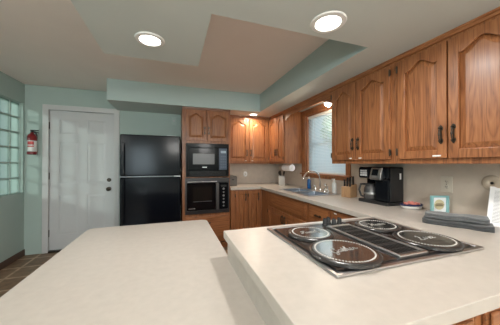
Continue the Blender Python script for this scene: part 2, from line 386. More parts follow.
# tree outside the sink window
tr = thing('garden_tree', 'green leafy tree outside beyond the sink window', 'tree', (6.5, 6.4, -.25))
MB().tube([(0, 0, 0), (.05, 0, 1), (0, .05, 2.2)], [.18, .14, .1], 10).build('trunk', M['bark'], tr)
m = MB()
for k in range(420):
    d = Vector((random.gauss(0, 1), random.gauss(0, 1), random.gauss(0, 1))).normalized() * random.uniform(.5, 1.0)
    c = Vector((d.x * 1.5, d.y * 1.5, 3.0 + d.z * 1.3)); q = Matrix.Rotation(random.uniform(0, 6.3), 3, Vector((random.random(), random.random(), random.random())).normalized())
    m.add([c + q @ Vector(p) * .22 for p in ((-1, 0, 0), (0, -.6, .15), (1, 0, 0), (0, .6, .15))], [(0, 1, 2), (0, 2, 3)])
m.build('crown', M['leaf'], tr)

# ------------------------------------------------------------------ cabinets
def arch(t):                                    # 0..1 across -> 0..1 height of a cathedral top
    u = abs(2 * t - 1)
    if u > .86: return 0.0
    s_ = 1 - u / .86
    return (s_ * s_ * (3 - 2 * s_)) * .72 + .28 * math.sin(s_ * math.pi / 2)
def panel_door(x0, x1, z0, z1, y, cathedral=True, st=.056, th=.02, rise=.052):
    """raised-panel door, front at y - th"""
    m = MB(); yf = y - th; a, b, c = x0 + st, x1 - st, z0 + st; top = z1 - st * .95
    n = 24; T = [i / n for i in range(n + 1)]
    if not cathedral: rise = 0
    tl = [(a + (b - a) * t, top - rise + rise * arch(t)) for t in T]
    m.box(x0, a, yf, y, z0, z1); m.box(b, x1, yf, y, z0, z1); m.box(a, b, yf, y, z0, c)
    m.strip(tl, [(p[0], z1) for p in tl], yf, y)
    yo = yf + .017; yi = yf + .003; e = min(.034, (b - a) * .2)
    lo = [(p[0], yo, c) for p in tl]; hi = [(p[0], yo, p[1]) for p in tl]
    li = [(a + e + (b - a - 2 * e) * t, yi, c + e) for t in T]; hh = [(a + e + (b - a - 2 * e) * t, yi, top - rise - e * .8 + rise * arch(t)) for t in T]
    k = n + 1; fs = []
    for i in range(n):
        fs += [(i, i + 1, 2 * k + i + 1, 2 * k + i), (k + i, 3 * k + i, 3 * k + i + 1, k + i + 1), (2 * k + i, 2 * k + i + 1, 3 * k + i + 1, 3 * k + i)]
    fs += [(0, 2 * k, 3 * k, k), (n, k + n, 3 * k + n, 2 * k + n)]
    m.add(lo + hi + li + hh, fs); return m
def pull(x, z, y, parent, horiz=False, L=.115):
    """antique pull with pointed end plates and a bulged grip, front towards -y"""
    m = MB(); h = L / 2
    for s_ in (-1, 1):
        zz = z + s_ * h * .74
        m.prism([(x - .011, zz - .014), (x + .011, zz - .014), (x + .013, zz), (x + .008, zz + .012), (x, zz + .02), (x - .008, zz + .012), (x - .013, zz)] if s_ > 0 else
                [(x - .011, zz + .014), (x - .013, zz), (x - .008, zz - .012), (x, zz - .02), (x + .008, zz - .012), (x + .013, zz), (x + .011, zz + .014)], y - .004, y, 'y')
        m.lathe([(.006, 0), (.005, -.02), (.0, -.024)], (x, y - .003, zz), 'y', 10)
    m.box(x - .004, x + .004, y - .003, y, z - h * .6, z + h * .6)
    n = 13; pts = []; rs = []
    for i in range(n):
        t = i / (n - 1) * 2 - 1; pts.append((x, y - .016 - .006 * (1 - t * t), z + t * h * .76)); rs.append(.0026 + .004 * math.exp(-(t / .22) ** 2) + .002 * math.exp(-((abs(t) - .55) / .1) ** 2))
    m.tube(pts, rs, 10)
    if horiz: m.v = [(x + (p[2] - z), p[1], z + (p[0] - x)) for p in m.v]
    return m.build('handle', M['bronze'], parent, smooth='auto')
def hinge(x, z, y, parent):
    m = MB().lathe([(0, -.03), (.003, -.028), (.0055, -.02), (.0055, .02), (.003, .028), (0, .03)], (x, y - .006, z), 'z', 8)
    m.box(x - .009, x + .009, y - .0025, y, z - .022, z + .022); return m.build('hinge', M['bronze'], parent)
def lock_tag(x, z, y, parent, w=.03):
    m = MB().box(x - w / 2, x + w / 2, y - .005, y, z - .005, z + .005); return m.build('door_bumper', M['bright_white'], parent, bevel=.001)
def wall_cabinet(label, loc, rz, wd, dp, h, doors, group=None, crown=True):
    """doors: (x0, x1, hinge side -1/+1, tag)"""
    t = thing('wall_cabinet', label, 'cabinet', loc, rz, group)
    b = MB().box(0, wd, -dp + .02, -.001, .012, h - .001)
    b.box(0, wd, -dp + .02, -.001, 0, .012); b.build('cabinet_body', M['oak'], t)
    f = MB(); xs = [0]; 
    for d in doors: xs += [d[0] + .01, d[1] - .01]
    xs.append(wd); zs = [0, .045, h - .065, h]
    f.grid(xs, zs, lambda a, q: not (any(d[0] + .01 < a < d[1] - .01 for d in doors) and .045 < q < h - .065), -dp, -dp + .02)
    f.v = [(p[0], p[2], p[1]) for p in f.v]; f.build('face_frame', M['oak'], t, bevel=.0015)
    if crown:
        c = MB(); yf = -dp
        c.prism([(yf, h - .034), (yf - .01, h - .03), (yf - .012, h - .014), (yf - .02, h - .01), (yf - .022, h), (yf, h)], 0.0005, wd - .0005, 'x'); c.build('crown_moulding', M['oak_x'], t)
    for x0, x1, side, tg in doors:
        d = panel_door(x0, x1, .036, h - .055, -dp - .001).build('door', M['oak'], t, bevel=.003)
        yf = -dp - .021; hx = x0 if side < 0 else x1; kx = (x1 - .03) if side < 0 else (x0 + .03)
        pull(kx, .19, yf, d)
        for z in (.09, h - .11): hinge(hx - side * -.003, z, yf + .003, d)
        if tg: lock_tag((x1 - .055) if side < 0 else (x0 + .055), .052, yf, d, .05 if wd == .744 else .03)
    return t
H = ZS - .001 - 1.30
DPR = XR - .001 - 1.679
wall_cabinet('oak wall cabinet with two arched doors above the coffee maker, right of the window', (XR - .001, 2.083, 1.30), -90, 2.083 - 1.325, DPR, H, [(.022, .357, -1, True), (.367, .724, 1, True)], 'oak wall cabinets')
wall_cabinet('oak wall cabinet with two arched doors above the teal frame and grey cloths', (XR - .001, 1.324, 1.30), -90, .744, DPR, H, [(.034, .366, -1, True), (.376, .706, 1, False)], 'oak wall cabinets')
wall_cabinet('oak corner wall cabinet with wide end panel beside the sink window', (XR - .001, 3.799, 1.30), -90, .6, DPR, H, [(.02, .325, -1, False), (.335, .58, 1, False)], 'oak wall cabinets')
wall_cabinet('oak wall cabinet on the back wall between oven tower and corner', (.86, YB - .001, 1.30), 0, XR - .86 - .003 , .259, H, [(.03, .405, -1, True), (.42, .79, 1, True)], 'oak wall cabinets')

# arched valance over the sink window
n = 24; y0v, y1v = 2.0845, 3.1985
lo = [(y0v + (y1v - y0v) * i / n, 1.975 + .07 * min(1, math.sin(math.pi * i / n) * 2.0)) for i in range(n + 1)]
m = MB().strip(lo, [(p[0], ZS - .001) for p in lo], 0, .02); m.v = [(1.679 + p[1], p[0], p[2]) for p in m.v]
v = thing('window_valance', 'arched oak valance board spanning above the sink window', 'valance')
m.build('board', M['oak_y'], v, bevel=.002)
MB().prism([(1.679, ZS - .035), (1.669, ZS - .031), (1.667, ZS - .015), (1.659, ZS - .011), (1.657, ZS - .001), (1.679, ZS - .001)], y0v, y1v, 'y').build('crown_moulding', M['oak_y'], v)

def drawer_front(x0, x1, z0, z1, y):
    m = MB().box(x0, x1, y - .012, y, z0, z1); e = .014
    m.prism([(0, 0)] * 0 + [(x0 + e, z0 + e), (x1 - e, z0 + e), (x1 - e, z1 - e), (x0 + e, z1 - e)], y - .02, y - .012, 'y'); return m
def base_cabinet(label, loc, rz, wd, dp, doors=(), drawers=(), group='oak base cabinets', h=CT - .041):
    t = thing('base_cabinet', label, 'cabinet', loc, rz, group)
    MB().box(0, .018, -dp + .02, -.001, .10, h).box(wd - .018, wd, -dp + .02, -.001, .10, h).box(.018, wd - .018, -.012, -.001, .10, h).box(.018, wd - .018, -dp + .02, -.012, .10, .118).box(0, wd, -dp + .09, -.001, 0, .10).build('cabinet_body', M['oak'], t)
    f = MB(); ops = [(d[0] + .01, d[1] - .01, d[2] + .01, d[3] - .01) for d in list(doors) + list(drawers)]
    xs = sorted({0, wd, *[q for p in ops for q in p[:2]]}); zs = sorted({.10, h, *[q for p in ops for q in p[2:]]})
    f.grid(xs, zs, lambda a, b: not any(p[0] < a < p[1] and p[2] < b < p[3] for p in ops), -dp, -dp + .02); f.v = [(p[0], p[2], p[1]) for p in f.v]
    f.build('face_frame', M['oak'], t, bevel=.0015)
    for x0, x1, z0, z1, side in doors:
        d = panel_door(x0, x1, z0, z1, -dp - .001, False).build('door', M['oak'], t, bevel=.003); yf = -dp - .021
        pull((x1 - .03) if side < 0 else (x0 + .03), z1 - .10, yf, d)
        hx = x0 if side < 0 else x1
        for z in (z0 + .07, z1 - .07): hinge(hx, z, yf + .003, d)
    for x0, x1, z0, z1, k in drawers:
        d = drawer_front(x0, x1, z0, z1, -dp - .001).build('drawer', M['oak_x'], t, bevel=.004)
        if k: pull((x0 + x1) / 2, (z0 + z1) / 2, -dp - .021, d, True, .09)
        if k == 2: lock_tag(x0 + .05, z1 - .01, -dp - .021, d)
    return t
XB = 1.385; DB = XR - .001 - XB
base_cabinet('oak sink base cabinet with blank drawer front above two doors', (XR - .001, 3.19, 0), -90, 1.10, DB, [(.04, .545, .13, .66, -1), (.555, 1.06, .13, .66, 1)], [(.04, 1.06, .69, .865, 0)])
base_cabinet('oak base cabinet with one drawer beside the sink base', (XR - .001, 2.089, 0), -90, .373, DB, [(.02, .353, .13, .66, -1)], [(.02, .353, .69, .865, 1)])
base_cabinet('oak base cabinet with white tagged drawer touching the cooktop peninsula', (XR - .001, 1.715, 0), -90, .463, DB, [(.02, .44, .13, .66, 1)], [(.02, .44, .69, .865, 2)])
base_cabinet('oak corner base cabinet on the back wall beside oven tower', (.86, YB - .001, 0), 0, XB - .86 , .605, [(.07, .27, .13, .865, -1), (.285, .49, .13, .865, -1)])
fl = box('cabinet_filler', M['oak'], XB + .001, XR - .002, 3.192, 3.452, .0, CT - .041); tag(fl, 'oak corner filler panel below counter between sink base and back cabinets', 'cabinet panel')
base_cabinet('oak base cabinet under the cooktop end of the peninsula', (.301, 1.21, 0), 0, .559, .785, [(.03, .53, .13, .66, -1)], [(.03, .53, .69, .865, 1)])
base_cabinet('oak base cabinet at the wall end of the peninsula below the grey cloths', (.861, 1.21, 0), 0, 1.11, .785, [(.03, .55, .13, .66, -1), (.56, 1.08, .13, .66, 1)], [(.03, .55, .69, .865, 1), (.56, 1.08, .69, .865, 1)])

# worktop: back run, sink run and peninsula in one
SX0, SX1, SY0, SY1 = 1.47, 1.90, 2.22, 3.00
xs = [.269, .86, 1.356, SX0 + .012, SX1 - .012, XR - .007]; ys = [.383, 1.249, SY0 + .012, SY1 - .012, 3.427, YB - .007]
def inct(a, b):
    if SX0 + .012 < a < SX1 - .012 and SY0 + .012 < b < SY1 - .012: return False
    return b < 1.249 or a > 1.356 or (b > 3.427 and a > .86)
ct = MB().grid(xs, ys, inct, CT - .04, CT).build('worktop', M['laminate'], bevel=.0025)
tag(ct, 'cream laminate worktop running from back wall past sink to cooktop peninsula', 'countertop')
rs = box('riser_panel', M['laminate'], .2895, .3,   .39, 1.235, TT + .0003, CT - .041); tag(rs, 'cream laminate riser between the low table and the raised peninsula top', 'panel')

# low table in front
def rounded(x0, x1, y0, y1, r, corners):
    out = []
    for cx, cy, a0, key in ((x0 + r, y0 + r, 180, 'a'), (x1 - r, y0 + r, 270, 'b'), (x1 - r, y1 - r, 0, 'c'), (x0 + r, y1 - r, 90, 'd')):
        if key in corners: out += [(cx + r * math.cos(R(a0 + q * 11.25)), cy + r * math.sin(R(a0 + q * 11.25))) for q in range(9)]
        else: out.append({'a': (x0, y0), 'b': (x1, y0), 'c': (x1, y1), 'd': (x0, y1)}[key])
    return out
tb = thing('low_table', 'low cream laminate table top attached left of the cooktop peninsula', 'table', (-.18, 1.27, 0))
m = MB().prism(rounded(-.647, .275, .383, 1.26, .01, ''), TT - .04, TT)
m = MB(); pl = rounded(-.647, .30, .383, 2.165, .055, 'cd')
pl = [(-.647, .383), (.2995, .383), (.2995, 1.2505), (.30, 1.2505)] + [p for p in pl if p[1] > 2.0]
m.prism([(p[0] + .18, p[1] - 1.27) for p in pl], TT - .04, TT).build('tabletop', M['laminate'], tb, bevel=.005)
for y in (-.8, .62):
    MB().box(-.30, .30, y, y + .06, 0, TT - .041).build('panel_leg', M['oak'], tb, bevel=.004)
box('stretcher', M['oak_y'], -.03, .03, -.735, .615, .25, .40, tb, .004)

# ------------------------------------------------------------------ oven tower and appliances
TX0, TX1, TY = .126, .848, 3.46; TH = ZS - .002; TW = TX1 - TX0; TD = YB - .001 - TY
tw = thing('oven_tower', 'tall oak cabinet housing the microwave and wall oven', 'cabinet', (TX0, YB - .001, 0))
MZ0, MZ1, OZ0, OZ1 = 1.10, 1.605, .55, 1.085
m = MB().box(0, .02, -TD + .02, 0, 0, TH).box(TW - .018, TW, -TD + .02, 0, 0, TH).box(.02, TW - .018, -.02, 0, 0, TH)
for z in (0, OZ0 - .05, OZ1 - .002, MZ1 + .002, TH - .02): m.box(.02, TW - .018, -TD + .02, -.02, z, z + (.02 if z != OZ1 - .002 else .016))
m.build('cabinet_body', M['oak'], tw)
f = MB().grid([0, .05, TW - .022, TW], [0, .08, OZ0 - .05 - .06, OZ0, OZ1, MZ0, MZ1, 1.66, 2.10, TH],
    lambda a, b: not (.05 < a < TW - .022 and (.08 < b < OZ0 - .11 or OZ0 < b < OZ1 or MZ0 < b < MZ1 or 1.66 < b < 2.10)), -TD, -TD + .02)
f.v = [(p[0], p[2], p[1]) for p in f.v]; f.build('face_frame', M['oak'], tw, bevel=.0015)
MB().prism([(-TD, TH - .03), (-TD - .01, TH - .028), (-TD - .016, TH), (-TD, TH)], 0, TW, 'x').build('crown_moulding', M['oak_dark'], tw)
for x0, x1, sd in ((.045, .352, -1), (.362, TW - .018, 1)):
    d = panel_door(x0, x1, 1.645, 2.105, -TD - .001, True, .05, .02, .05).build('door', M['oak'], tw, bevel=.003)
    pull((x1 - .026) if sd < 0 else (x0 + .026), 1.80, -TD - .021, d)
d = drawer_front(.045, TW - .018, .10, OZ0 - .045, -TD - .001).build('drawer', M['oak_x'], tw, bevel=.004); pull(TW / 2, .40, -TD - .021, d, True)

def on_tower(name, label, cat): return thing(name, label, cat, (TX0, TY, 0))
AX0, AX1 = .054, TW - .026
mw = on_tower('microwave', 'black built-in microwave with grey window, upper appliance in the oak tower', 'microwave')
box('housing', M['black_matt'], AX0, AX1, .0, .45, MZ0 + .005, MZ1 - .003, mw)
f = MB().grid([AX0, AX0 + .03, AX1 - .03, AX1], [MZ0 + .002, MZ0 + .10, MZ1 - .065, MZ1 - .001], lambda a, b: not (AX0 + .03 < a < AX1 - .03 and MZ0 + .10 < b < MZ1 - .065), -.035, -.001)
f.v = [(p[0], p[2], p[1]) for p in f.v]; f.build('trim_surround', M['black'], mw, bevel=.003)
bz0, bz1 = MZ0 + .105, MZ1 - .07; kx = AX1 - .16
dd = box('microwave_door', M['black'], AX0 + .034, kx, -.05, -.005, bz0, bz1, mw, .004)
box('microwave_window', M['grey_screen'], AX0 + .095, AX0 + .415, -.053, -.048, bz0 + .085, bz1 - .085, dd, .003)
kp = box('control_panel', M['blue_panel'], kx + .004, AX1 - .034, -.05, -.005, bz0, bz1, mw, .003)
box('display', mat('pale_display', (.35, .45, .55), .3), kx + .03, AX1 - .05, -.0515, -.049, bz1 - .075, bz1 - .04, kp)
m = MB()
for i in range(3):
    for j in range(5): m.box(kx + .028 + i * .03, kx + .05 + i * .03, -.0525, -.049, bz0 + .03 + j * .04, bz0 + .055 + j * .04)
m.build('buttons', mat('blue_grey_buttons', (.09, .13, .19), .4), kp)
m = MB()
for i in range(7): m.box(AX0 + .05, AX1 - .05, -.037, -.034, MZ0 + .018 + i * .011, MZ0 + .023 + i * .011)
m.build('vent_louvres', M['black_matt'], mw)
box('maker_mark', M['steel'], AX0 + .235, AX0 + .30, -.0515, -.0495, bz0 + .035, bz0 + .047, dd)

ov = on_tower('wall_oven', 'black glass wall oven with steel trim, lower appliance in the oak tower', 'oven')
box('housing', M['black_matt'], AX0, AX1, .0, .48, OZ0 + .005, OZ1 - .003, ov)
f = MB().grid([AX0 - .012, AX0 + .012, AX1 - .012, AX1 + .01], [OZ0 - .004, OZ0 + .05, OZ1 - .075, OZ1 - .001], lambda a, b: not (AX0 + .012 < a < AX1 - .012 and OZ0 + .05 < b < OZ1 - .075), -.03, -.001)
f.v = [(p[0], p[2], p[1]) for p in f.v]; f.build('steel_surround', mat('darkened_steel', (.075, .075, .08), .3, metal=.8), ov, bevel=.003)
kx = AX1 - .155; z0, z1 = OZ0 + .055, OZ1 - .08
dd = box('oven_door', M['glass_dark'], AX0 + .014, kx - .05, -.045, -.004, z0, z1, ov, .004)
box('oven_window', mat('oven_window_tint', (.011, .010, .009), .12), AX0 + .10, kx - .11, -.0465, -.044, z0 + .14, z1 - .05, dd)
box('maker_mark', M['steel'], AX0 + .035, AX0 + .13, -.0465, -.0445, z0 + .022, z0 + .034, dd)
box('window_strip', M['dark_steel'], AX0 + .10, kx - .11, -.0475, -.044, z0 + .125, z0 + .135, dd)
box('door_post', M['dark_steel'], kx - .046, kx, -.045, -.004, z0, z1, ov, .004)
kp = box('control_panel', M['black'], kx + .004, AX1 - .014, -.045, -.004, z0, z1, ov, .003)
box('display', M['black_matt'], kx + .03, AX1 - .04, -.0465, -.044, z1 - .06, z1 - .03, kp)
m = MB()
for j in range(6):
    m.lathe([(0, -.05), (.011 + .004 * (j % 2), -.05), (.013 + .004 * (j % 2), -.044)], (kx + .07, 0, z0 + .05 + j * .052), 'y', 14)
m.build('dials', mat('grey_dials', (.22, .22, .22), .35, noise=.1), kp)
MB().tube([(AX0 + .02, -.06, OZ1 - .055), (AX1 - .19, -.06, OZ1 - .055)], .009, 10).tube([(AX0 + .04, -.06, OZ1 - .055), (AX0 + .04, -.03, OZ1 - .055)], .006, 8).tube([(AX1 - .21, -.06, OZ1 - .055), (AX1 - .21, -.03, OZ1 - .055)], .006, 8).build('oven_handle', M['steel'], ov, smooth='auto')

fr = thing('refrigerator', 'black top-freezer refrigerator between white door and oak oven tower', 'refrigerator', (-.655, 3.30, 0))
FW = .752
box('fridge_body', M['black_matt'], 0, FW, .07, .72, .03, 1.675, fr, .006)
for z0, z1, nm in ((1.133, 1.685, 'freezer_door'), (.10, 1.12, 'fridge_door')):
    d = box(nm, M['fridge'], 0, FW, 0, .065, z0, z1, fr, .014)
    a, b = (z0 + .012, min(z1 - .06, z0 + .44)) if nm == 'freezer_door' else (max(z0, z1 - .62), z1 - .012)
    h = MB().box(.028, .058, -.045, -.028, a, b).box(.03, .056, -.03, .001, a, a + .04).box(.03, .056, -.03, .001, b - .04, b)
    h.build('handle', M['black'], d, bevel=.006)
box('kick_grille', M['black_matt'], .01, FW - .01, .03, .07, .02, .095, fr, .003)
MB().box(FW - .09, FW - .002, -.012, .05, 1.121, 1.132).build('middle_hinge', M['steel'], fr, bevel=.002)
box('top_edge_glint', M['bright_white'], .57, .70, .03, .10, 1.6855, 1.693, fr, .002)  # white strip standing in for the bright reflection along the top edge
box('middle_strip', M['dark_steel'], .004, FW - .1, .005, .06, 1.1215, 1.1315, fr)

# ------------------------------------------------------------------ cooktop
KX0, KX1, KY0, KY1 = .506, 1.296, .604, 1.184; KZ = CT
ck = thing('cooktop', 'steel edged electric cooktop set in the peninsula worktop', 'cooktop', (KX0, KY0, KZ)); kw, kd = KX1 - KX0, KY1 - KY0
MB().grid([0, .018, kw - .018, kw], [0, .018, kd - .018, kd], lambda a, b: not (.018 < a < kw - .018 and .018 < b < kd - .018), .0005, .011).build('steel_rim', M['steel'], ck, bevel=.004)
box('cooktop_pan', M['dark_steel'], .0185, kw - .0185, .0185, kd - .0185, .0005, .007, ck)
VX0, VX1 = .325, .478
for x0, x1 in ((.03, VX0 - .012), (VX1 + .012, kw - .03)):
    box('glass_panel', M['cook_glass'], x0, x1, .035, kd - .035, .0072, .0125, ck, .003)
vt = MB().grid([VX0 - .004, VX0 + .012, VX1 - .012, VX1 + .004], [.03, .045, .46, .475], lambda a, b: not (VX0 + .012 < a < VX1 - .012 and .045 < b < .46), .0072, .022).build('vent_frame', M['steel'], ck, bevel=.004)
gy = [.048, .151, .254, .357, .457]
for k in range(4):
    m = MB(); a, b, c, d = VX0 + .014, VX1 - .014, gy[k] + .003, gy[k + 1] - .003
    m.grid([a, a + .006, b - .006, b], [c, c + .006, d - .006, d], lambda p, q: not (a + .006 < p < b - .006 and c + .006 < q < d - .006), .010, .019)
    for i in range(1, 7): xx = a + .006 + (b - a - .012) * i / 7; m.box(xx - .0016, xx + .0016, c + .006, d - .006, .011, .018)
    m.box(a + .006, b - .006, (c + d) / 2 - .002, (c + d) / 2 + .002, .011, .0175)
    m.build('vent_grate', M['grate'], ck)
for x, y in ((.357, .530), (.398, .552), (.404, .508), (.452, .518)):
    k = MB().lathe([(.0, .0088), (.017, .0088), (.017, .014), (.0135, .016), (.0125, .042), (.010, .045), (0, .045)], (x, y, 0), 'z', 20); k.box(x - .003, x + .003, y - .0125, y + .0125, .042, .049)
    k.build('knob', M['black_matt'], ck, smooth='auto')
box('knob_plate', M['dark_steel'], VX0, VX1, .485, kd - .022, .0072, .0085, ck)

# cursive strokes for the burner covers (unit x-height 1)
GL = {
 'G': ([(1.25, 1.6), (.9, 1.95), (.4, 1.7), (.1, .9), (.35, .1), (.85, .05), (1.2, .55), (1.25, .95), (1.2, .3), (1.0, -.7), (.5, -.8), (.6, -.3), (1.5, .3)], 1.5),
 'F': ([(.0, 1.6), (.5, 1.9), (1.3, 1.85), (.9, 1.9), (.75, 1.0), (.5, .1), (.15, .0), (.0, .3), (.6, 1.0), (1.1, 1.05)], 1.2),
 'H': ([(.0, 1.7), (.3, 1.9), (.3, .8), (.1, 0), (.3, .9), (1.0, 1.1), (1.2, 1.9), (1.0, .8), (1.1, .05), (1.5, .2)], 1.5),
 'L': ([(.3, 1.5), (.7, 1.95), (.7, 1.2), (.3, .2), (.0, .1), (.3, .25), (.8, .0), (1.3, .15)], 1.3),
 'a': ([(.85, .8), (.5, 1.0), (.1, .5), (.3, .0), (.7, .4), (.85, .95), (.8, .2), (1.1, .1)], 1.1),
 't': ([(.0, .1), (.45, 1.8), (.35, .3), (.55, .0), (.9, .2), (.5, 1.15), (.05, 1.15), (.9, 1.2), (.7, .3), (.9, .1)], .95),
 'h': ([(.0, .1), (.5, 1.6), (.4, 1.95), (.2, 1.2), (.15, .0), (.4, .8), (.7, .9), (.75, .2), (1.05, .1)], 1.05),
 'e': ([(.0, .1), (.6, .6), (.5, 1.0), (.2, .7), (.25, .1), (.6, .0), (.95, .25)], .95),
 'r': ([(.0, .1), (.25, .95), (.3, .75), (.65, .85), (.6, .3), (.8, .0), (1.1, .3)], 1.0),
 'm': ([(.0, .1), (.2, .95), (.2, .0), (.45, .9), (.6, .8), (.6, .0), (.85, .9), (1.0, .7), (1.0, .1), (1.3, .1)], 1.3),
 'i': ([(.0, .1), (.3, .95), (.25, .2), (.5, .05), (.7, .2)], .7),
 'l': ([(.0, .1), (.5, 1.6), (.35, 1.95), (.2, 1.0), (.3, .05), (.65, .15)], .65),
 'y': ([(.0, .9), (.1, .2), (.5, .2), (.75, .9), (.6, -.4), (.25, -.8), (.15, -.4), (.9, .3)], .9),
 'o': ([(.5, 1.0), (.1, .5), (.4, .0), (.75, .5), (.5, .95), (.6, .75), (1.0, .8)], 1.0),
 'v': ([(.0, .8), (.2, .9), (.4, .0), (.8, .9), (1.0, .75)], 1.0),
}
def spline(p, k=5):
    out = []; q = [p[0]] + list(p) + [p[-1]]
    for i in range(1, len(q) - 2):
        for j in range(k):
            t = j / k; a, b, c, d = q[i - 1], q[i], q[i + 1], q[i + 2]
            out.append(tuple(.5 * (2 * b[n] + (c[n] - a[n]) * t + (2 * a[n] - 5 * b[n] + 4 * c[n] - d[n]) * t * t + (3 * b[n] - a[n] - 3 * c[n] + d[n]) * t ** 3) for n in (0, 1)))
    out.append(p[-1]); return out
def script(word, size, width):
    strokes = []; x = 0
    for ch in word: st, adv = GL[ch]; strokes.append([(x + a, b) for a, b in st]); x += adv
    m = MB()
    for st in strokes:
        pts = [((a - x / 2 + .25 * b) * size, (b - .6) * size) for a, b in spline(st)]
        for k in range(len(pts) - 1):
            a, b = Vector(pts[k]), Vector(pts[k + 1]); d = (b - a)
            if d.length < 1e-6: continue
            d.normalize(); nrm = Vector((-d.y, d.x)) * width / 2; e = d * width * .3
            q = [a - e + nrm, a - e - nrm, b + e - nrm, b + e + nrm]
            m.prism([(p.x, p.y) for p in q], 0, .0006)
    return m
def burner_cover(x, y, r, word, size, rot, label):
    t = thing('burner_cover', label, 'burner cover', (x, y, CT + .0126), rot, 'round burner covers on the cooktop')
    MB().lathe([(r * .97, .0), (r, .003), (r, .012), (r - .004, .0155), (r - .014, .017), (r - .014, .0), (r * .97, 0)], n=56).build('cover_rim', M['cover_rim'], t, smooth='auto')
    MB().lathe([(0, .001), (r - .0145, .001), (r - .0145, .0165), (0, .0172)], n=56).build('cover_top', M['cover'], t, smooth='auto')
    m = MB(); n = int(r * 2 * math.pi / .0135)
    for k in range(n):
        a = 2 * math.pi * k / n; L = MB().lathe([(.0, .0), (.0030, .0), (.0026, .0012), (0, .0015)], n=8, sx=1.55)
        for p in L.v: pass
        off = (r - .0245) ; Mx = Matrix.Translation((off * math.cos(a), off * math.sin(a), .0168)) @ Matrix.Rotation(a + R(55), 4, 'Z')
        L.move(Mx); m.add(L.v, L.f)
    m.build('beaded_border', M['bead'], t)
    s_ = script(word, size, size * .2); s_.move(Matrix.Translation((0, 0, .0172))); s_.build('script_lettering', M['white_ink'], t)
burner_cover(.659, .985, .112, 'Family', .018, 0, 'dark round burner cover at the back left of the cooktop, beside the knobs')
burner_cover(.652, .738, .137, 'Gather', .019, 4, 'large dark round burner cover with white script nearest the low table, front left of cooktop')
burner_cover(1.105, .985, .115, 'Home', .021, 0, 'dark round burner cover on the back right of the cooktop nearest the coffee maker')
burner_cover(1.122, .735, .132, 'Love', .024, 0, 'large dark round burner cover on the front right of cooktop beside the grey cloths')

# ------------------------------------------------------------------ sink and things around it
sk = thing('sink', 'double bowl steel sink below the window', 'sink', (SX0, SY0, CT)); sw, sl = SX1 - SX0, SY1 - SY0
xs = [0, .03, sw - .085, sw]; ys = [0, .03, sl / 2 - .015, sl / 2 + .015, sl - .03, sl]
MB().grid(xs, ys, lambda a, b: not (.03 < a < sw - .085 and (.03 < b < sl / 2 - .015 or sl / 2 + .015 < b < sl - .03)), .0005, .008).build('sink_rim', M['steel'], sk, bevel=.003)
for a, b in ((ys[1], ys[2]), (ys[3], ys[4])):
    x0, x1, D = xs[1], xs[2], -.17; m = MB()
    q = [(x0, a, .004), (x1, a, .004), (x1, b, .004), (x0, b, .004), (x0 + .02, a + .02, D), (x1 - .02, a + .02, D), (x1 - .02, b - .02, D), (x0 + .02, b - .02, D)]
    m.add(q, [(0, 1, 5, 4), (1, 2, 6, 5), (2, 3, 7, 6), (3, 0, 4, 7), (4, 5, 6, 7)])
    bs = m.build('basin', M['basin'], sk, bevel=.012); MB().lathe([(0, .001), (.03, .001), (.036, .004), (.042, .002)], ((x0 + x1) / 2, (a + b) / 2, D), n=20).build('drain', M['dark_steel'], bs)
fc = thing('faucet', 'tall chrome gooseneck faucet behind the sink', 'faucet', (1.865, 2.55, CT + .008))
pts = [(0, 0, 0), (0, 0, .15)] + [(-.13 + .13 * math.cos(R(q)), 0, .15 + .13 * math.sin(R(q)) * .95) for q in range(12, 170, 12)] + [(-.262, 0, .16)]
MB().tube(pts, .0095, 12).build('gooseneck_spout', M['chrome'], fc, smooth=True)
MB().lathe([(.026, 0), (.026, .006), (.016, .014), (.014, .05), (.011, .054)], n=20).build('spout_base', M['chrome'], fc, smooth='auto')
MB().box(-.022, .022, -.13, .13, 0, .005).build('deck_plate', M['chrome'], fc, bevel=.002)
for s_ in (-1, 1):
    y = s_ * .10; m = MB().lathe([(.022, .005), (.02, .02), (.012, .035), (.012, .05), (0, .055)], (0, y, 0), n=16); m.tube([(0, y, .045), (-.01, y + s_ * .02, .065), (-.015, y + s_ * .055, .072)], [.007, .006, .004], 8); m.build('lever_handle', M['chrome'], fc, smooth='auto')
sp = thing('side_sprayer', 'small curved chrome sprayer beside the faucet', 'sprayer', (1.868, 2.40, CT + .008))
MB().lathe([(.02, 0), (.02, .005), (.013, .012), (.012, .03), (0, .03)], n=16).build('sprayer_base', M['chrome'], sp, smooth='auto')
MB().tube([(0, 0, .03), (0, 0, .075), (-.015, 0, .10), (-.045, 0, .105)], [.009, .010, .012, .014], 10).build('sprayer_head', M['chrome'], sp, smooth=True)
def bottle(name, label, loc, mbody, h, r, cap):
    t = thing(name, label, 'soap bottle', loc)
    MB().lathe([(0, 0), (r * .95, 0), (r, .006), (r, h * .62), (r * .8, h * .72), (r * .38, h * .78), (r * .38, h * .82), (0, h * .82)], n=20, sx=.75).build('bottle_body', mbody, t, smooth='auto')
    m = MB().lathe([(r * .45, h * .80), (r * .45, h * .88), (r * .2, h * .89), (r * .16, h * .97), (0, h * .97)], n=14)
    if cap: m.box(-.035, .008, -.007, .007, h * .95, h)
    m.build('pump_cap', M['bright_white'], t, smooth='auto', bevel=0); return t
bottle('dish_soap_bottle', 'blue dish soap bottle with white cap behind the sink', (1.945, 2.935, CT), M['blue_soap'], .19, .032, False)
bottle('soap_dispenser', 'clear soap dispenser with white pump near the knife block', (1.945, 2.37, CT), M['clear'], .185, .034, True)
kb = thing('knife_block', 'pale wooden knife block with black handled knives beside coffee maker', 'knife block', (1.885, 2.05, CT), 12)
MB().prism([(-.06, 0), (.06, 0), (.06, .15), (-.06, .115)], -.058, .058, 'y').build('block', M['block_wood'], kb, bevel=.005)
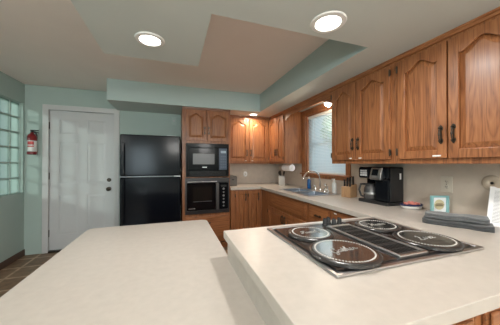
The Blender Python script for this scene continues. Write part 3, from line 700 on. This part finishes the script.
for i in range(3):
    for j in range(2):
        x, y = -.03 + j * .055, -.035 + i * .035
        MB().box(x - .009, x + .009, y - .007, y + .007, .12 + j * .017, .215 + j * .02 - i * .008).build('knife_handle', M['black_matt'], kb, bevel=.003)
cr = thing('utensil_crock', 'pale grey square crock holding black utensils in the counter corner', 'crock', (1.80, 3.56, CT), -20)
m = MB().grid([-.055, -.047, .047, .055], [-.055, -.047, .047, .055], lambda a, b: not (abs(a) < .047 and abs(b) < .047), .01, .165).box(-.055, .055, -.055, .055, 0, .01); m.build('pot', mat('grey_glaze', (.46, .43, .39), .3, noise=.1), cr, bevel=.003)
def utensil(name, label, x, y, dx, dy, kind):
    t = thing(name, label, 'utensil', (1.80 + x, 3.56 + y, CT + .011), 0, 'black utensils in the corner crock')
    MB().tube([(0, 0, 0), (dx * .7, dy * .7, .17)], .005, 8).build('utensil_shaft', M['black_matt'], t)
    h = MB().lathe([(0, 0), (.018, .008), (.028, .035), (.025, .062), (0, .078)], n=14, sy=.3) if kind else MB().box(-.03, .03, -.003, .003, 0, .08)
    h.move(Matrix.Translation((dx * .7, dy * .7, .165)) @ Vector((dx, dy, .3)).to_track_quat('Z', 'Y').to_matrix().to_4x4()); h.build('utensil_head', M['black_matt'], t, bevel=.001)
utensil('spatula', 'black spatula leaning furthest left out of the pale corner crock', .004, -.014, -.042, .0, 0)
utensil('cooking_spoon', 'black cooking spoon standing behind the spatula in the pale corner crock', -.012, .03, .0, .018, 1)
utensil('ladle', 'black ladle standing furthest right in the pale corner crock', .02, -.015, .015, -.02, 1)
pt = thing('paper_towel_holder', 'white paper towel roll mounted under the corner cabinet', 'paper towel roll', (1.825, 3.23, 1.30))
MB().lathe([(.02, 0), (.055, 0), (.055, .27), (.02, .27), (.02, 0)], (0, 0, -.068), 'y', 28).build('paper_roll', M['paper'], pt, smooth='auto')
MB().lathe([(0, -.006), (.016, -.006), (.016, .276), (0, .276)], (0, 0, -.068), 'y', 14).box(-.012, .012, -.012, -.006, -.08, -.0015).box(-.012, .012, .276, .282, -.08, -.0015).box(-.012, .012, -.012, .282, -.005, -.0015).build('holder', M['bright_white'], pt)
ts = thing('toaster', 'dark grey toaster on the back counter beside the oven tower', 'toaster', (.955, 3.82, CT))
MB().prism([(-.10, .012), (.075, .012), (.078, .15), (.06, .17), (-.085, .17), (-.10, .15)], -.13, .13, 'y').build('toaster_body', mat('grey_metal', (.16, .15, .14), .35, metal=.6, noise=.05), ts, bevel=.008)
MB().box(-.095, .07, -.125, .125, 0, .012).build('toaster_base', M['black_matt'], ts); MB().box(-.055, -.03, -.10, .10, .168, .1712).box(.01, .035, -.10, .10, .168, .1712).build('slots', M['black_matt'], ts)
MB().box(-.02, .02, -.15, -.13, .10, .115).build('lever', M['black_matt'], ts, bevel=.003)

# ------------------------------------------------------------------ right counter things
cf = thing('coffee_maker', 'black coffee maker with glass carafe on the right counter', 'coffee maker', (1.975, 1.81, CT), -90)
# local x to the camera (0..0.32), front towards -y (0..-0.2)
B = M['black']
box('base', M['black_matt'], 0, .335, -.195, 0, 0, .03, cf, .006)
box('back_column', B, 0, .335, -.085, 0, .03, .345, cf, .012)
box('head', B, .002, .335, -.195, -.085, .235, .345, cf, .016)
box('brew_tower', B, .19, .335, -.185, -.085, .03, .235, cf, .012)
box('water_tank', M['black_matt'], .3355, .342, -.17, -.02, .04, .335, cf, .003)
box('side_badge', M['bright_white'], .3425, .3435, -.065, -.045, .235, .29, cf)
mb = MB().prism([(-.196, .225), (-.222, .232), (-.224, .25), (-.200, .337), (-.185, .341), (-.185, .225)], .165, .285, 'x').build('control_panel', M['steel'], cf, bevel=.004)
s_ = MB().prism([(-.2205, .268), (-.2225, .268), (-.206, .326), (-.203, .326)], .185, .25, 'x').build('display', M['black'], mb)
m = MB()
for i in range(3):
    for j in range(3): m.box(.03 + i * .028, .054 + i * .028, -.1975, -.193, .258 + j * .021, .275 + j * .021)
m.build('button_pad', mat('pale_buttons', (.55, .55, .55), .4), cf)
MB().lathe([(0, .032), (.054, .032), (.064, .045), (.067, .09), (.06, .14), (.048, .165), (.046, .168)], (.105, -.138, 0), n=28).build('carafe_glass', M['carafe'], cf, smooth='auto')
MB().lathe([(.049, .160), (.052, .168), (.052, .182), (.0, .19)], (.105, -.138, 0), n=24).build('carafe_lid', M['black_matt'], cf, smooth='auto')
MB().tube([(.065, -.165, .175), (.045, -.205, .175), (.035, -.218, .12), (.045, -.20, .06), (.065, -.18, .055)], .010, 8).build('carafe_handle', M['black_matt'], cf, smooth=True)
MB().lathe([(.0675, .082), (.0685, .086), (.0685, .096), (.0675, .10)], (.105, -.138, 0), n=28).build('carafe_band', M['steel'], cf)

bw = thing('candy_dish', 'small oval white dish of red sweets with navy rim beside the coffee maker', 'dish', (1.885, 1.345, CT), -20)
MB().lathe([(0, .0), (.062, 0), (.074, .006), (.083, .020), (.086, .036), (.082, .036), (.072, .012), (0, .010)], n=32, sy=.62).build('dish_body', M['bowl'], bw, smooth='auto')
MB().lathe([(.084, .026), (.0875, .030), (.0885, .040), (.085, .043), (.080, .041), (.082, .034)], n=32, sy=.62).build('navy_rim', M['navy'], bw, smooth='auto')
for k in range(16):
    a = k * 2.4; rr = .062 * math.sqrt((k + .5) / 16)
    c = tag(MB().lathe([(0, -.009), (.007, -.007), (.0115, 0), (.007, .007), (0, .009)], n=10, sx=1.2).build('wrapped_sweet', M['candy'], smooth=True), 'small red sweet lying in the white oval dish', 'sweet', 'red sweets in the oval dish')
    ca, sa = math.cos(R(-20)), math.sin(R(-20)); lx, ly = rr * math.cos(a), rr * .55 * math.sin(a)
    c.location = (1.885 + lx * ca - ly * sa, 1.345 + lx * sa + ly * ca, CT + .036 + .018 * (1 - rr / .062) + .006 * (k % 2)); c.rotation_euler = (.5 * math.sin(k), .5 * math.cos(k), k)

pf = thing('small_picture_frame', 'small square teal picture frame with yellow round emblem on the right counter', 'picture frame', (1.897, 1.142, CT + .001), -19)
pw, ph = .128, .135
for part in (0,):
    m = MB().grid([-pw / 2, -pw / 2 + .013, pw / 2 - .013, pw / 2], [0, .013, ph - .013, ph], lambda a, b: not (abs(a) < pw / 2 - .013 and .013 < b < ph - .013), -.012, .012)
    m.v = [(p[0], p[2], p[1]) for p in m.v]; m.build('frame_border', M['teal'], pf, bevel=.002)
bk = box('backing', M['paper'], -pw / 2 + .012, pw / 2 - .012, .004, .010, .012, ph - .012, pf)
MB().lathe([(0, 0), (.038, 0), (.038, -.0012), (0, -.0012)], (0, .0035, ph / 2), 'y', 28).build('round_emblem', M['gold'], bk)
m = MB()
for z, ww in ((ph / 2 + .006, .024), (ph / 2 - .002, .036), (ph / 2 - .009, .026)): m.box(-ww, ww, .0005, .0022, z - .0022, z + .0022)
m.build('lettering', M['brown_ink'], bk)

# two folded grey cloths
def cloth(name, label, pts, z0, layers, length, th, material, seed):
    t = thing(name, label, 'cloth', pts[0], pts[1], 'folded grey cloths on the right counter')
    rnd = random.Random(seed); m = MB(); path = []
    dep = pts[2]
    for k in range(layers):
        z = z0 + th * (k + .5); a, b = (0, dep) if k % 2 == 0 else (dep, 0)
        n = 9
        for i in range(n): s_ = i / (n - 1); path.append((a + (b - a) * s_, z + .0015 * math.sin(5 * s_ + k)))
        if k < layers - 1:
            sg = 1 if b > a else -1
            for q in (-50, 0, 50): path.append((b + sg * th * .7 * math.cos(R(q)), z + th * .5 + th * .5 * math.sin(R(q))))
    nx = 26; h = th * .43
    up = []; P = [Vector((p[0], p[1])) for p in path]
    nor = []
    for i in range(len(P)):
        d = P[min(i + 1, len(P) - 1)] - P[max(i - 1, 0)]; d.normalize(); nor.append(Vector((-d.y, d.x)))
    ring = [P[i] + nor[i] * h for i in range(len(P))] + [P[i] - nor[i] * h for i in range(len(P) - 1, -1, -1)]
    L = len(ring); ph = [rnd.uniform(0, 6) for _ in range(4)]
    for j in range(nx + 1):
        x = length * (j / nx - .5); wob = .006 * math.sin(x * 30 + ph[0]) + .004 * math.sin(x * 55 + ph[1])
        for q in ring: m.v.append((x, q.x + wob * (1 + q.y * 20) + .004 * math.sin(x * 18 + ph[2]), max(.0008, q.y + .0022 * math.sin(x * 40 + q.x * 30 + ph[3]) * min(1, q.y / .01))))
    for j in range(nx):
        for i in range(L): m.f.append((j * L + i, j * L + (i + 1) % L, (j + 1) * L + (i + 1) % L, (j + 1) * L + i))
    m.f.append(tuple(range(L))[::-1]); m.f.append(tuple(nx * L + i for i in range(L)))
    m.build('folded_fabric', material, t, smooth=True)
    return t
TC = (1.575, .865, CT)
cloth('folded_cloth', 'grey folded cloth lying flat on the right counter below a paler one', (TC, -62, .13), 0, 2, .315, .015, M['towel'], 1)
cloth('folded_cloth', 'paler grey folded cloth on top of a darker one on right counter', ((TC[0] + .012, TC[1] + .008, CT + .0345), -60, .10), 0, 2, .285, .016, M['towel_light'], 2)

pp = thing('paper_sheet', 'white printed paper sheet leaning against the backsplash at the right', 'paper', (1.812, .838, CT + .001))
# sheet leaning: bottom edge runs towards the camera
u = Vector((.30, -.95, 0)).normalized(); up = (Vector((1.972, .884, CT + .232)) - Vector((1.812, .838, CT + .001)))
up = (up - u * up.dot(u)).normalized(); nn = u.cross(up).normalized()
if nn.z < 0: nn = -nn
def sheet(a0, a1, b0, b1, o0, o1):
    vs = [u * a + up * b + nn * o for o in (o0, o1) for b in (b0, b1) for a in (a0, a1)]
    return vs, [(0, 2, 3, 1), (4, 5, 7, 6), (0, 1, 5, 4), (2, 6, 7, 3), (0, 4, 6, 2), (1, 3, 7, 5)]
sh = MB().add(*sheet(0, .216, 0, .279, 0, .0008)).build('page', M['paper'], pp)
m = MB(); rnd = random.Random(7)
for k in range(24): m.add(*sheet(.022, .022 + rnd.uniform(.10, .17), .245 - k * .0095, .2475 - k * .0095, .0008, .0011))
m.build('printed_lines', M['ink'], sh)

def plate(name, label, loc, rz, kind):
    t = thing(name, label, 'outlet' if kind != 'switch' else 'switch', loc, rz)
    box('cover_plate', M['cream'], -.04, .04, -.007, -.0005, -.063, .063, t, .003)
    if kind == 'duplex':
        for z in (-.02, .02):
            s_ = MB().lathe([(0, -.0095), (.015, -.0095), (.017, -.007)], (0, 0, z), 'y', 18).build('socket', M['cream'], t)
            MB().box(-.007, -.004, -.0102, -.009, z - .002, z + .007).box(.004, .007, -.0102, -.009, z - .002, z + .007).lathe([(0, -.0102), (.0025, -.0102), (.0025, -.009)], (0, 0, z - .008), 'y', 8).build('slots', M['black_matt'], s_)
    else:
        MB().box(-.016, .016, -.010, -.007, -.033, .033).build('rocker', M['cream'], t, bevel=.002)
    MB().lathe([(0, -.0085), (.0032, -.0085), (.0032, -.0068)], (0, 0, 0 if kind == 'duplex' else .048), 'y', 8).build('screw', M['bronze'], t)
    return t
plate('wall_outlet', 'beige wall outlet plate on right backsplash above the teal frame', (XR - .006, 1.143, 1.143), -90, 'duplex')
plate('wall_outlet', 'beige wall outlet plate on the back wall below the oak cabinet', (1.285, YB - .006, 1.13), 0, 'duplex')
pg = thing('plug_in_freshener', 'small white plug-in device on the back wall outlet', 'plug-in', (1.285, YB - .0165, 1.105))
MB().lathe([(0, 0), (.036, 0), (.036, -.02), (.026, -.03), (0, -.032)], n=24, axis='y', sy=1.4).build('plug_body', M['bright_white'], pg, smooth='auto')
MB().lathe([(0, -.033), (.012, -.0325), (.014, -.030)], n=16, axis='y').build('plug_button', M['cream'], pg)
t = thing('wall_outlet', 'pale outlet plate high on the aqua wall above the refrigerator', 'outlet', (.012, YB, 2.03))
box('cover_plate', mat('pale_aqua_plastic', (.48, .58, .54), .5), -.038, .038, -.007, -.0005, -.065, .065, t, .003)
MB().lathe([(0, -.012), (.012, -.012), (.014, -.007)], (0, 0, 0), 'y', 14).build('socket', M['white'], t)
t = thing('round_wall_plate', 'round beige wall disc with dark centre hole above the paper sheet', 'wall plate', (XR - .006, .885, 1.172), -90)
MB().lathe([(.008, 0), (.052, 0), (.052, -.006), (.044, -.012), (.018, -.012), (.010, -.006), (.008, 0)], n=36, axis='y').build('disc', mat('tan_ceramic', (.44, .36, .28), .5, noise=.15), t, smooth='auto')
MB().lathe([(0, -.001), (.0085, -.001), (.0085, -.006), (0, -.006)], n=14, axis='y').build('centre_hole', M['black_matt'], t)

# fire extinguisher on the back wall
fe = thing('fire_extinguisher', 'red fire extinguisher hanging on the aqua wall left of the door', 'fire extinguisher', (-1.885, YB - .062, 1.43))
MB().lathe([(0, 0), (.045, 0), (.052, .008), (.052, .25), (.042, .28), (.022, .295), (.018, .31), (0, .31)], n=28).build('cylinder', M['red'], fe, smooth='auto')
MB().lathe([(.0525, .04), (.053, .042), (.053, .19), (.0525, .192)], n=28).build('label_band', M['bright_white'], fe, smooth='auto')
m = MB()
for z0, z1 in ((.135, .182), (.105, .122)):
    for k in range(-4, 5):
        a = R(-90 + k * 9); a2 = R(-90 + k * 9 + 9); r = .0536
        m.add([(r * math.cos(q), r * math.sin(q), z) for q in (a, a2) for z in (z0, z1)], [(0, 2, 3, 1)])
m.build('label_print', M['red_label'], fe)
MB().box(-.02, .07, -.011, .011, .335, .347).tube([(0, 0, .32), (.03, 0, .322), (.075, 0, .305)], [.008, .008, .006], 8).lathe([(.017, .305), (.017, .345), (0, .345)], n=12).build('valve_handle', M['black_matt'], fe, bevel=.002)
MB().tube([(.015, -.01, .32), (.055, -.02, .30), (.062, -.02, .26)], .008, 8).build('nozzle', M['black_matt'], fe)
MB().box(-.02, .02, .05, .0615, .10, .30).build('bracket', M['dark_steel'], fe)

# ------------------------------------------------------------------ lamps
def downlight(x, y, r, watts, label, col=(1.0, .97, .93)):
    t = thing('recessed_light', label, 'ceiling light', (x, y, ZS), 0, 'round recessed ceiling lights')
    MB().lathe([(r * .68, -.002), (r * .72, -.010), (r * .95, -.008), (r, -.0005), (r * .68, -.0005), (r * .68, -.002)], n=40).build('trim_ring', M['bright_white'], t, smooth='auto')
    MB().lathe([(0, -.001), (r * .675, -.001), (r * .675, -.006), (0, -.0075)], n=36).build('lens', M['lamp'], t, smooth='auto')
    l = light('recessed_light_glow', 'AREA', (x, y, ZS - .014), watts, col, (0, 0, 0), r * 1.2, spread=170); return t
downlight(-.15, 1.665, .095, 8, 'round lit recessed light in the soffit over the low table')
downlight(.875, 1.118, .105, 10, 'round lit recessed light in the soffit over the cooktop')
downlight(1.30, 3.62, .085, 7, 'small round lit recessed light in front of the back wall cabinets', (1.0, .85, .66))
pk = thing('puck_light', 'small lit lamp behind the valance above the sink window', 'lamp', (1.83, 2.34, ZS))
MB().lathe([(.06, -.0005), (.06, -.02), (.05, -.085), (.046, -.085)], n=28).build('lamp_base', M['bright_white'], pk, smooth='auto')
MB().lathe([(0, -.135), (.025, -.128), (.042, -.108), (.046, -.085), (0, -.083)], n=24).build('bulb', M['lamp'], pk, smooth=True)
light('puck_light_glow', 'POINT', (1.83, 2.34, ZS - .17), 5, (1.0, .82, .6)).data.shadow_soft_size = .03

def pendant(x, y, watts, label):  # unseen lamps added outside the view to brighten the room
    t = thing('added_fill_pendant', label, 'ceiling light', (x, y, ZC))
    MB().lathe([(0, -.0005), (.06, -.0005), (.055, -.02), (.012, -.03), (.008, -.25), (.04, -.26), (.04, -.275), (0, -.275)], n=24).build('stem', M['bronze'], t, smooth='auto')
    MB().lathe([(.04, -.275), (.11, -.30), (.15, -.36), (.15, -.40), (.11, -.46), (0, -.485)], n=32).build('lamp_shade', M['lamp'], t, smooth=True)
    light('added_fill_pendant_glow', 'POINT', (x, y, ZC - .60), watts, (1.0, .97, .94)).data.shadow_soft_size = .1
pendant(.06, -1.45, 45, 'unseen round pendant lamp added for fill light straight behind the viewer')
pendant(1.05, -1.15, 36, 'unseen round pendant lamp added for fill light near the right wall behind the viewer')
pendant(-1.55, -.75, 18, 'unseen round pendant lamp added for fill light near the left wall beside the viewer')
